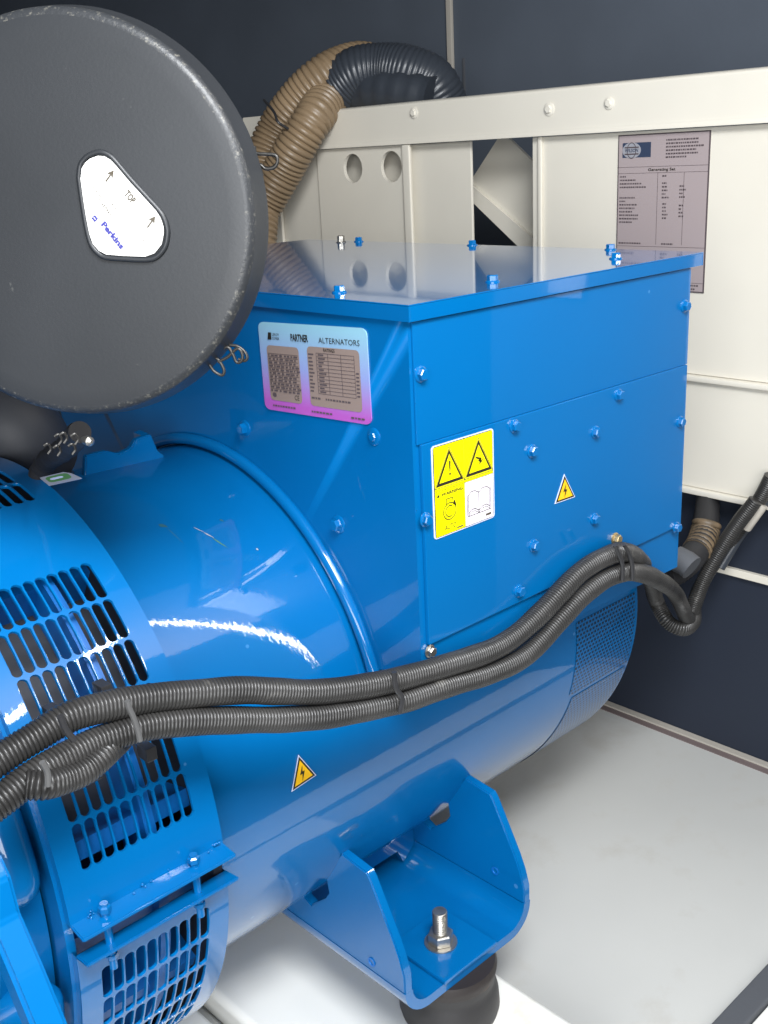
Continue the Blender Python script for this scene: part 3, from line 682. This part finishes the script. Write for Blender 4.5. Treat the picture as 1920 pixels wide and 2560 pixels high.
# rubber mount
rm = thing('rubber_mount', (NX, NY, -1.31), 'black rubber mount with rusty top between the blue foot and the white beam', 'rubber mount')
bm = new(); prof = [(0, .10), (.004, .104), (.018, .108), (.045, .106), (.062, .101), (.070, .098), (.078, .099), (.095, .101), (.108, .103), (.1165, .098), (.1175, .0001)]
lathe(bm, Vector((NX, NY, -1.3095))+RX*0.012, (0, 0, 1), [(h_, r_*.86) for h_, r_ in prof], 64); obj('rubber_body', bm, m_rubber, rm, 50)
bm = new(); lathe(bm, Vector((NX, NY, -1.3095))+RX*0.012, (0, 0, 1), [(.086, .0850), (.090, .0868), (.100, .0888), (.108, .0895), (.117, .086), (.1172, .0001)], 64); obj('rusty_cap', bm, m_rust, rm, 50)
obj('nut', mount_nut_bm, m_steel, rm, 25)
bm = new(); P_ = [Vector((NX, NY, -1.142+i*0.0024)) for i in range(21)]
sweep(bm, P_, lambda i: 0.0137 if i % 2 else 0.0117, 16); obj('stud', bm, m_steel, rm, 60)

# flywheel housing at the lower left and engine casting behind it
eng = thing('engine', (-1.0, YC, -1.2), 'blue engine flywheel housing with ribs and bosses at the left edge', 'engine')
bm = new(); lathe(bm, (-0.76, YC, ZC), (1, 0, 0), [(-.35, .38), (-.10, .44), (-.02, .50), (0, .555), (0.004, .562), (.028, .562), (.034, .556), (.036, .50), (.10, .455), (.155, .45)], 120)
obj('housing_shell', bm, m_blue, eng, 35)
for th in (62, 26, -8, -42):
    bm = new(); c_ = cy(-.724, th, .478); lathe(bm, c_, (1, 0, 0), [(0, .030), (.088, .030), (.094, .027), (.098, .02), (.098, .001)], 24); obj('boss', bm, m_blue, eng)
for th, hl in ((50, 8), (20, 10.5), (-14, 7), (-42, 9)):
    bm = new(); P_ = [cy(-.640, th-hl+i*hl/9, .476) for i in range(19)]; sweep(bm, P_, lambda i: 0.030*(1-abs((i-9)/9.5)**10), 16); obj('housing_rib', bm, m_blue, eng, 50)
for th in (52, 18, -17, -34):
    c_ = cy(-.724, th, .532); bolt(eng, c_, (1, 0, 0), r=.014, fl=.019, h=.014)
bm = new(); lathe(bm, (-1.13, YC+.02, ZC+.02), (1, 0, 0), [(0, .30), (.02, .40), (.10, .52), (.20, .56), (.26, .55), (.30, .50), (.34, .40)], 80); obj('crankcase_bulge', bm, m_blue, eng, 50)
bm = new(); prism(bm, [PX(x, y, -0.74) for x, y in ((-60, 2090), (2, 2130), (30, 2190), (54, 2281), (110, 2410), (172, 2560), (195, 2640), (168, 2640), (146, 2560), (82, 2410), (28, 2290), (8, 2215), (-60, 2180))], (-.03, 0, 0))
bmesh.ops.bevel(bm, geom=list(bm.edges), offset=0.004, segments=3, affect='EDGES'); obj('mounting_plate', bm, m_blue, eng)

# grey intake duct and little metal clamps below the air filter
duct = thing('intake_duct', (-0.55, 0.35, -0.18), 'blurred grey rubber intake duct below the air filter at the left edge', 'duct')
bm = new(); sweep(bm, catmull([PX(-160, 960, -.34), PX(-40, 1040, -.32), PX(40, 1080, -.30), PX(90, 1150, -.26)], 10), lambda i: 0.075, 28); obj('duct_body', bm, m_grey, duct, 60)
bm = new(); u0 = PX(150, 1120, -.44); sweep(bm, catmull([PX(95, 1190, -.36), PX(120, 1150, -.36), PX(165, 1120, -.38), PX(200, 1080, -.40)], 8), lambda i: .015+.001*(i % 3), 20); obj('pipe_stub', bm, m_dark_rubber, duct)
for k, (x, y) in enumerate(((118, 1123), (145, 1100), (158, 1096), (186, 1099), (179, 1124), (142, 1128))):
    p = PX(x, y, -.47); bm = new(); tube(bm, [p+Vector((-.004, 0, .005)), p+Vector((.001, -.002, .007)), p+Vector((.004, -.002, 0)), p+Vector((.0, 0, -.006))], .0017, 5, 6); obj('clamp_lug', bm, m_wire, duct)
bm = new(); p = PX(225, 1104, -.45); q = PX(207, 1098, -.45); sweep(bm, [q, (p+q)/2, p, p+(p-q)*.25], lambda i: (.003, .006, .006, .002)[i], 10); obj('clamp_screw', bm, m_steel, duct)
# green sticker on the top vent cover edge
x_, th_ = CYL(150, 1197, .52)
tg = Print(PX(*(123, 1215), -.40), PX(205, 1197, -.40)-PX(123, 1215, -.40), PX(100, 1196, -.40)-PX(123, 1215, -.40), (-.3, -.3, .9))
tg.slab([(0, 0), (1, 0), (.9, .7), (.75, 1), (0, 1)], m_silver, .0015); tg.rrect(.10, .80, .18, .85, .15, .2, m_green, .002); tg.rrect(.2, .6, .4, .62, .1, .08, m_edge, .0024)
tg.build('green_sticker', duct, 'small white sticker with a green rounded patch')

# ------------------------------------------------------------------ air filter
AZ, EL = radians(37), radians(-3)
fn = Vector((cos(AZ)*cos(EL), sin(AZ)*cos(EL), sin(EL))); FC = Vector((-0.431, 0.077, 0.140))-RX*0.026+UX*0.004; FR = 0.2235
af = thing('air_filter', FC, 'large round black air filter with a white triangular label on its end', 'air filter')
bm = new(); lathe(bm, FC, fn, [(.03, FR-.004), (.040, FR-.003), (.041, FR-.040), (.055, .135), (.26, .125), (.27, .10), (.275, .001)], 96); obj('filter_body', bm, m_black, af, 50)
bm = new(); lathe(bm, FC, fn, [(0, .0001), (0, .05), (.0, .12), (.0003, FR-.030), (.0008, FR-.011), (.0025, FR-.006), (.0055, FR-.0025), (.010, FR-.001), (.020, FR), (.034, FR+.004), (.040, FR+.005), (.043, FR+.001)], 128)
bmesh.ops.recalc_face_normals(bm, faces=bm.faces)
for f in bm.faces:
    rr_ = ((f.calc_center_median()-FC)-fn*(f.calc_center_median()-FC).dot(fn)).length
    if rr_ > FR-.012 and (f.calc_center_median()-FC).dot(fn) < .012: f.material_index = 1
m_worn = mat('worn_black_plastic', (0.025, 0.027, 0.03), 0.42, bump=0.3, bscale=350, dirt=(0.12, 0.115, 0.10), dscale=300, damt=0.55)
cap = obj('end_cap', bm, [m_black, m_worn], af, 60)
# raised rim round the label and the label itself
lab = [(150, 560), (170, 390), (225, 300), (300, 235), (430, 188), (530, 198), (630, 255), (720, 350), (930, 600), (1150, 840), (1350, 1060), (1425, 1180), (1470, 1320), (1475, 1430), (1440, 1600), (1330, 1740), (1180, 1795), (850, 1785), (560, 1762), (440, 1700), (345, 1590), (290, 1430), (240, 1180), (190, 860)]
L3 = [PN(180+x*.1567, 360+y*.1567, FC-fn*.001, fn) for x, y in lab]
cen = sum(L3, Vector())/len(L3)
bm = new(); rim = [cen+(p_-cen)*1.065 for p_ in L3]; rim.append(rim[0]); rim = catmull(rim, 3); sweep(bm, rim, lambda i: 0.0032, 8, caps=False); obj('label_rim', bm, m_black, cap, 60)
uA = (PN(180+830*.1567, 360+1600*.1567, FC, fn)-PN(180+500*.1567, 360+1190*.1567, FC, fn)).normalized()     # reading direction
uB = (-fn).cross(uA).normalized()
if uB.dot(Vector((1, 0, 1))) < 0: uB = -uB
pr = Print(cen-fn*.0012, uA*.01, uB*.01, -fn)
loc = lambda x, y: ((lambda v_: (v_.dot(uA)/.01, v_.dot(uB)/.01))(PN(180+x*.1567, 360+y*.1567, FC, fn)-cen))
pr.slab([((p_-cen).dot(uA)/.01, (p_-cen).dot(uB)/.01) for p_ in L3], m_paper, .0012)
H = .0018
for (tx, ty), (hx, hy) in (((560, 600), (690, 420)), ((1225, 1330), (1350, 1150))):
    a0, a1 = loc(tx, ty), loc(hx, hy); dx, dy = a1[0]-a0[0], a1[1]-a0[1]; Ln = sqrt(dx*dx+dy*dy); ux, uy = dx/Ln, dy/Ln
    pr.line(a0, (a0[0]+dx*.6, a0[1]+dy*.6), .16, m_inkg, H)
    pr.poly([a1, (a0[0]+dx*.5-uy*.42, a0[1]+dy*.5+ux*.42), (a0[0]+dx*.62, a0[1]+dy*.62), (a0[0]+dx*.5+uy*.42, a0[1]+dy*.5-ux*.42)], m_inkg, H)
p0, p1 = loc(500, 1270), loc(800, 1620); pr.text('Perkins', p0[0], p0[1]-.15, .62, m_inkb, H, wid=2.2*abs(p1[0]-p0[0])/2.0, bold=.045)
p0 = loc(385, 1200); pr.rect(p0[0]-.32, p0[0]+.22, p0[1]-.2, p0[1]+.35, m_inkb, H); pr.rect(p0[0]-.2, p0[0]+.1, p0[1]+.02, p0[1]+.12, m_paper, H+.0004)
p0 = loc(860, 790); pr.text('TOP', p0[0], p0[1]-.1, .75, m_inkg, H, wid=1.35, bold=.03)
for k, (x, y, ln) in enumerate(((360, 690, 1.9), (420, 830, 2.2), (500, 960, 1.5), (600, 880, 1.6), (1130, 1490, .7))):
    p0 = loc(x, y); q_ = p0[0]
    while q_ < p0[0]+ln:
        w_ = random.uniform(.08, .2); pr.rect(q_, q_+w_, p0[1]-.045, p0[1]+.045, m_inkg, H); q_ += w_+.09
pr.build('label', cap, 'white rounded triangular label with arrows and blue lettering')
# wire clips on the rim
def clip(pxs, depth_p, name='wire_clip'):
    bm = new(); tube(bm, [PN(x, y, depth_p, fn) for x, y in pxs], 0.0019, 8, 8); return obj(name, bm, m_wire, af, 60)
clip([(545, 905), (570, 892), (592, 872), (604, 880), (605, 900), (592, 906), (582, 885), (570, 868), (556, 872)], FC+fn*.03)
clip([(522, 908), (535, 928), (555, 938), (560, 925), (548, 902), (534, 892)], FC+fn*.03)
clip([(568, 862), (594, 866), (612, 880), (618, 895), (610, 902), (596, 898)], FC+fn*.035)
clip([(636, 366), (640, 383), (662, 385), (688, 388), (694, 402), (686, 418), (664, 422), (650, 412), (655, 440)], FC+fn*.05)

# ------------------------------------------------------------------ conduits draped along the alternator
def draped(name, pts, rad, label):
    th = thing(name, pts[len(pts)//2], label, 'cable conduit', 'black corrugated conduits')
    bm = new(); P_ = corrugated(bm, pts, rad, 0.0052, 0.0022, 18, 12); o_ = obj('conduit_body', bm, m_cond, th, 80); return th, P_
YH = -0.036
c1 = [(-90, 1960, -.02), (0, 1896, -.02), (84, 1843, -.02), (169, 1795, -.02), (253, 1768, -.02), (359, 1746, -.022), (464, 1734, -.024), (600, 1726, -.026), (690, 1727, -.028), (781, 1728, -.03), (871, 1721, -.032), (962, 1705, -.034), (1052, 1683, -.036), (1113, 1664, -.036), (1221, 1628, -.034), (1286, 1593, -.032), (1351, 1533, -.03), (1400, 1479, -.03), (1449, 1430, -.03), (1503, 1396, -.03), (1558, 1381, -.03), (1600, 1402, .0), (1640, 1450, .05)]
c1 = [(x, y+random.uniform(-2.5, 2.5), Y) for x, y, Y in c1]
p1 = [PY(*a) for a in c1]
c1b = [(1640, 1500, 0.98), (1668, 1552, 0.98), (1705, 1572, 1.0), (1732, 1555, 1.06), (1735, 1515, 1.12), (1752, 1465, 1.18), (1790, 1400, 1.22), (1850, 1320, 1.24), (1905, 1240, 1.25), (1930, 1190, 1.25)]
R1 = 0.0180
p1 = p1[:-1]+[PX(1628, 1455, 0.88)]+[PX(*a) for a in c1b]
cA, PA = draped('corrugated_conduit', p1, R1, 'upper black corrugated conduit of the pair draped across the blue barrel and box')
c2 = [(-90, 2075, -.045), (0, 2004, -.045), (84, 1940, -.04), (169, 1892, -.035), (253, 1850, -.03), (359, 1818, -.03), (464, 1804, -.03), (600, 1800, -.03), (720, 1798, -.032), (841, 1786, -.034), (962, 1763, -.036), (1022, 1748, -.038), (1113, 1716, -.038), (1221, 1684, -.038), (1303, 1645, -.036), (1357, 1597, -.034), (1411, 1537, -.034), (1455, 1490, -.034), (1503, 1452, -.034), (1547, 1433, -.034), (1590, 1430, -.03), (1640, 1447, -.0)]
p2 = [PY(*a) for a in c2]+[PX(1684, 1478, 0.90), PX(1706, 1520, 0.97), PX(1722, 1550, 1.05), PX(1740, 1500, 1.10), PX(1770, 1430, 1.14), PX(1830, 1330, 1.18), PX(1890, 1250, 1.2)]
cB, PB = draped('corrugated_conduit', p2, R1, 'lower black corrugated conduit of the pair, looping down past the box corner')
c3 = [(62, 1962, -.052), (112, 1962, -.06), (165, 1948, -.055), (215, 1925, -.05), (262, 1886, -.04), (300, 1850, -.01)]
cC, PC_ = draped('corrugated_conduit', [PY(*a) for a in c3], 0.016, 'short black conduit end tucked under the pair in front of the vent slots')
def tie(px_list, Y, m, parent, r=.003):
    bm = new(); tube(bm, [PY(x, y, Y) for x, y in px_list], r, 6, 8); return obj('cable_tie', bm, m, parent)
tie([(318, 1752), (322, 1768), (332, 1790), (344, 1825), (350, 1852)], -.068, m_clear, cA, .0035)
tie([(985, 1680), (990, 1720), (1005, 1745), (1000, 1780)], -.068, m_tie, cA, .004)
tie([(150, 1790), (165, 1825), (185, 1850)], -.075, m_tie, cA, .004)
tie([(105, 1905), (118, 1930), (120, 1965)], -.085, m_clear, cB, .0035)
tie([(1538, 1362), (1546, 1384), (1556, 1412), (1556, 1450)], -.060, m_tie, cA, .004)
tie([(1560, 1360), (1572, 1382), (1580, 1412), (1582, 1450)], -.060, m_tie, cA, .004)
# small threaded studs the conduits are tied to, on the vent cover
for x, y in ((242, 1715), (118, 1775), (352, 1868), (215, 1915)):
    x_, th_ = CYL(x, y, RV); c_ = cy(x_, th_, RV); n_ = (c_-Vector((x_, YC, ZC))).normalized()
    bm = new(); box(bm, c_.x-.008, c_.x+.008, c_.y-.028, c_.y-.002, c_.z-.010, c_.z+.010, .002); obj('tie_block', bm, m_tie, vu)

# cables at the far right, in front of the dark panel
cab = thing('power_cable', PX(1760, 1330, 1.2), 'dark cable with a worn tan section hanging behind the box at right', 'cable')
bm = new(); sweep(bm, catmull([PX(1772, 1150, 1.322), PX(1770, 1225, 1.322), PX(1762, 1330, 1.20), PX(1735, 1385, 1.12), PX(1700, 1420, 1.05), PX(1660, 1440, 1.0)], 10), lambda i: (0.022+min(i, 20)*0.0006)-0.0012*(i % 2), 16); obj('cable_sheath', bm, m_dark_rubber, cab, 60)
bm = new(); corrugated(bm, [PX(1768, 1305, 1.215), PX(1762, 1330, 1.20), PX(1752, 1360, 1.16), PX(1740, 1380, 1.13)], .0365, .014, .004); obj('worn_sleeve', bm, m_worn_tan, cab, 60)
bm = new(); sweep(bm, [PX(1690, 1395, 1.0), PX(1715, 1408, 1.0), PX(1730, 1420, 1.0)], lambda i: .03, 14); obj('cable_gland', bm, m_gasket, cab)
cab2 = thing('power_cable', PX(1880, 1270, 1.25), 'thin dark cable with a pale tip at the far right edge', 'cable')
bm = new(); tube(bm, [PX(1935, 1215, 1.26), PX(1900, 1275, 1.26), PX(1850, 1340, 1.25), PX(1800, 1420, 1.2)], .012, 8, 12); obj('cable_sheath', bm, m_tape, cab2)
bm = new(); tube(bm, [PX(1908, 1262, 1.245), PX(1880, 1300, 1.235), PX(1866, 1320, 1.235)], .0125, 6, 12); obj('pale_tip', bm, m_lip, cab2)

# ------------------------------------------------------------------ plates and stickers
# rating plate on the front wall
TLp, TRp, BRp, BLp = PX(645, 804, -.002), PX(915, 821, -.002), PX(930, 1063, -.002), PX(663, 1022, -.002)
Aa = ((TRp-TLp)+(BRp-BLp))/2; Bb = ((TLp-BLp)+(TRp-BRp))/2; Oo = (TLp+TRp+BRp+BLp)/4-Aa/2-Bb/2
pr = Print((-0.0005, Oo.y, Oo.z), Aa, Bb, (-1, 0, 0)); asp = Aa.length/Bb.length
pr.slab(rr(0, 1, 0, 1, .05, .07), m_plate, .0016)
h = .0021
pr.rrect(.07, .385, .12, .745, .03, .05, m_tanfoil, h); pr.rrect(.465, .93, .12, .77, .03, .05, m_tanfoil, h)
h = .0025
pr.poly([(.09, .81), (.13, .81), (.13, .89), (.10, .89)], m_ink, h); pr.text('LEROY', .138, .855, .03, m_ink, h, wid=.07); pr.text('SOMER', .138, .812, .03, m_ink, h, wid=.07)
pr.text('PARTNER', .32, .815, .075, m_ink, h, wid=.165, bold=.03); pr.text('ALTERNATORS', .58, .815, .06, m_ink, h, wid=.36)
for k in range(11): pr.rect(.08, .375, .655-k*.040-.0025, .655-k*.040+.0025, m_inkd, h)
for a_ in (.14, .21, .29): pr.rect(a_-.0015, a_+.0015, .26, .655, m_inkd, h)
for k in range(11):
    a_ = .085
    while a_ < .36: w_ = random.uniform(.012, .04); pr.rect(a_, a_+w_, .635-k*.040-.008, .635-k*.040+.010, m_inkd, h+.0004); a_ += w_+random.uniform(.008, .02)
pr.text('CE', .315, .155, .055, m_ink, h, wid=.045); pr.rrect(.095, .135, .16, .21, .015, .02, m_inkd, h)
pr.text('RATINGS', .62, .725, .035, m_ink, h, wid=.10, bold=.02)
for k in range(12): pr.rect(.55, .885, .705-k*.040-.0025, .705-k*.040+.0025, m_inkd, h)
for a_ in (.55, .655, .77, .885): pr.rect(a_-.002, a_+.002, .265, .705, m_inkd, h)
for k in range(11):
    pr.rect(.475, .475+random.uniform(.025, .05), .678-k*.040, .695-k*.040, m_inkd, h)
    pr.rect(.565, .565+random.uniform(.03, .07), .678-k*.040, .695-k*.040, m_inkd, h)
    if k > 3: pr.rect(.895, .92, .678-k*.040, .695-k*.040, m_inkd, h)
for a0, a1, b_ in ((.48, .54, .20), (.61, .83, .20), (.09, .31, .05), (.47, .65, .045), (.83, .95, .04)):
    a_ = a0
    while a_ < a1: w_ = random.uniform(.012, .03); pr.rect(a_, a_+w_, b_, b_+.02, m_inkd, h); a_ += w_+.007
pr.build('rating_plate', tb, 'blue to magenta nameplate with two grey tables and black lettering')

# four-field warning sticker on the side cover
YS = -0.0012
TLp, TRp, BRp, BLp = [PY(1040+x*.1537, 1040+y*.1537, YS) for x, y in ((240, 505), (1240, 190), (1285, 1645), (290, 2010))]
x0 = (TLp.x+BLp.x)/2; x1 = (TRp.x+BRp.x)/2; zt = (TLp.z+TRp.z)/2; zb = (BLp.z+BRp.z)/2
pr = Print((x0, YS, zb), (x1-x0, 0, 0), (0, 0, zt-zb), (0, -1, 0)); asp = (x1-x0)/(zt-zb)
pr.slab(rr(0, 1, 0, 1, .05, .035), m_edge, .0008)
h1_, h2_, h3_ = .0012, .0016, .0020
pr.rrect(.02, .98, .013, .987, .03, .02, m_ink, h1_)
for a0, a1, b0, b1, mm in ((.03, .497, .51, .98, m_yellow), (.503, .97, .51, .98, m_yellow), (.03, .497, .02, .504, m_yellow), (.503, .97, .02, .504, m_pink)): pr.rect(a0, a1, b0, b1, mm, h2_)
for ac in (.263, .737):
    for s_, mm, hh_ in ((.215, m_ink, h3_), (.165, m_yellow, h3_+.0004)):
        cz_ = .70; pr.poly([(ac-s_, cz_-s_*.66), (ac+s_, cz_-s_*.66), (ac, cz_+s_*1.05)], mm, hh_)
    s_ = .19
    pr.path([(ac-.235, .70-.158), (ac+.235, .70-.158), (ac, .70+.25)], .006, m_inkg, h3_, asp, True)
pr.poly([(.25, .80), (.276, .80), (.270, .69), (.256, .69)], m_ink, .003); pr.rect(.251, .275, .65, .675, m_ink, .003)
pr.poly([(.67, .745), (.74, .71), (.715, .70), (.80, .665), (.755, .70), (.78, .712), (.70, .75)], m_ink, .003)
pr.poly([(.74, .76), (.75, .71), (.775, .75), (.765, .70), (.81, .70), (.77, .685), (.74, .64), (.745, .69)], m_ink, .003)
pr.poly([(.05, .445), (.10, .445), (.075, .48)], m_ink, h3_); pr.text('WARNING', .125, .447, .032, m_ink, h3_, wid=.34, bold=.03)
N = 28; ccx, ccz, rx, rz = .25, .26, .10, .10*asp
pr.path([(ccx+rx*cos(2*pi*k/N), ccz+rx*asp*.95*sin(2*pi*k/N)) for k in range(N)], .010, m_ink, h3_, asp, True)
pr.path([(ccx+.065*cos(2*pi*k/N), ccz+.065*asp*.95*sin(2*pi*k/N)) for k in range(4, 24)], .010, m_ink, h3_, asp)
pr.path([(.20, .33), (.20, .40), (.30, .40), (.30, .37)], .009, m_ink, h3_, asp); pr.poly([(.30, .33), (.36, .29), (.33, .37)], m_ink, h3_)
pr.text('AUTO', .165, .065, .055, m_ink, h3_, wid=.18); pr.rect(.36, .46, .04, .055, m_inkg, h3_)
bk = [(.555, .35), (.60, .385), (.66, .385), (.725, .35), (.79, .385), (.86, .385), (.91, .35)]
for dz, wd in ((0, .007), (-.20, .007), (-.225, .005)): pr.path([(a_, b_+dz) for a_, b_ in bk], wd, m_ink, h3_, asp)
for a_ in (.535, .555, .725, .91, .93): pr.line((a_, .36), (a_, .13), .007, m_ink, h3_, asp)
pr.line((.535, .12), (.93, .12), .007, m_ink, h3_, asp); pr.rect(.84, .93, .055, .08, m_inkg, h3_)
pr.build('warning_sticker', cov, 'yellow and white four field warning sticker')
def hazard(name, A_, B_, C_, n, parent, label):
    # A apex, B right, C left
    O_ = (A_+B_+C_)/3; pr = Print(O_, (B_-C_), A_-(B_+C_)/2, n)
    T_ = [(0, .667), (.5, -.333), (-.5, -.333)]
    sc_ = lambda k: [(a_*k, b_*k) for a_, b_ in T_]
    pr.slab(sc_(1.0), m_edge, .0008); pr.poly(sc_(.90), m_ink, .0012); pr.poly(sc_(.72), m_orange, .0016)
    pr.poly([(.05, .30), (-.10, .02), (-.005, .02), (-.06, -.24), (.10, .085), (.01, .085)], m_ink, .0020)
    return pr.build(name, parent, label)
hazard('hazard_sticker', PY(1410, 1185, YS), PY(1437, 1242, YS), PY(1386, 1260, YS), (0, -1, 0), cov, 'small orange triangular shock hazard sticker on the side cover')
q_ = [cy(*CYL(x, y, RB+.0006), RB+.0009) for x, y in ((744, 1886), (789, 1937), (727, 1979))]
nn = (q_[1]-q_[0]).cross(q_[2]-q_[0]).normalized()
if nn.dot(CAM-q_[0]) < 0: nn = -nn
hazard('hazard_sticker', q_[0]+nn*.001, q_[1]+nn*.001, q_[2]+nn*.001, nn, alt, 'orange triangular shock hazard sticker low on the barrel')

# ------------------------------------------------------------------ bring everything to metres
done = set()
for o in col.objects:
    if o.type in {'CAMERA', 'LIGHT'}: continue
    o.location = o.location*S
    if o.type == 'MESH' and o.data.name not in done:
        o.data.transform(Matrix.Scale(S, 4)); done.add(o.data.name)
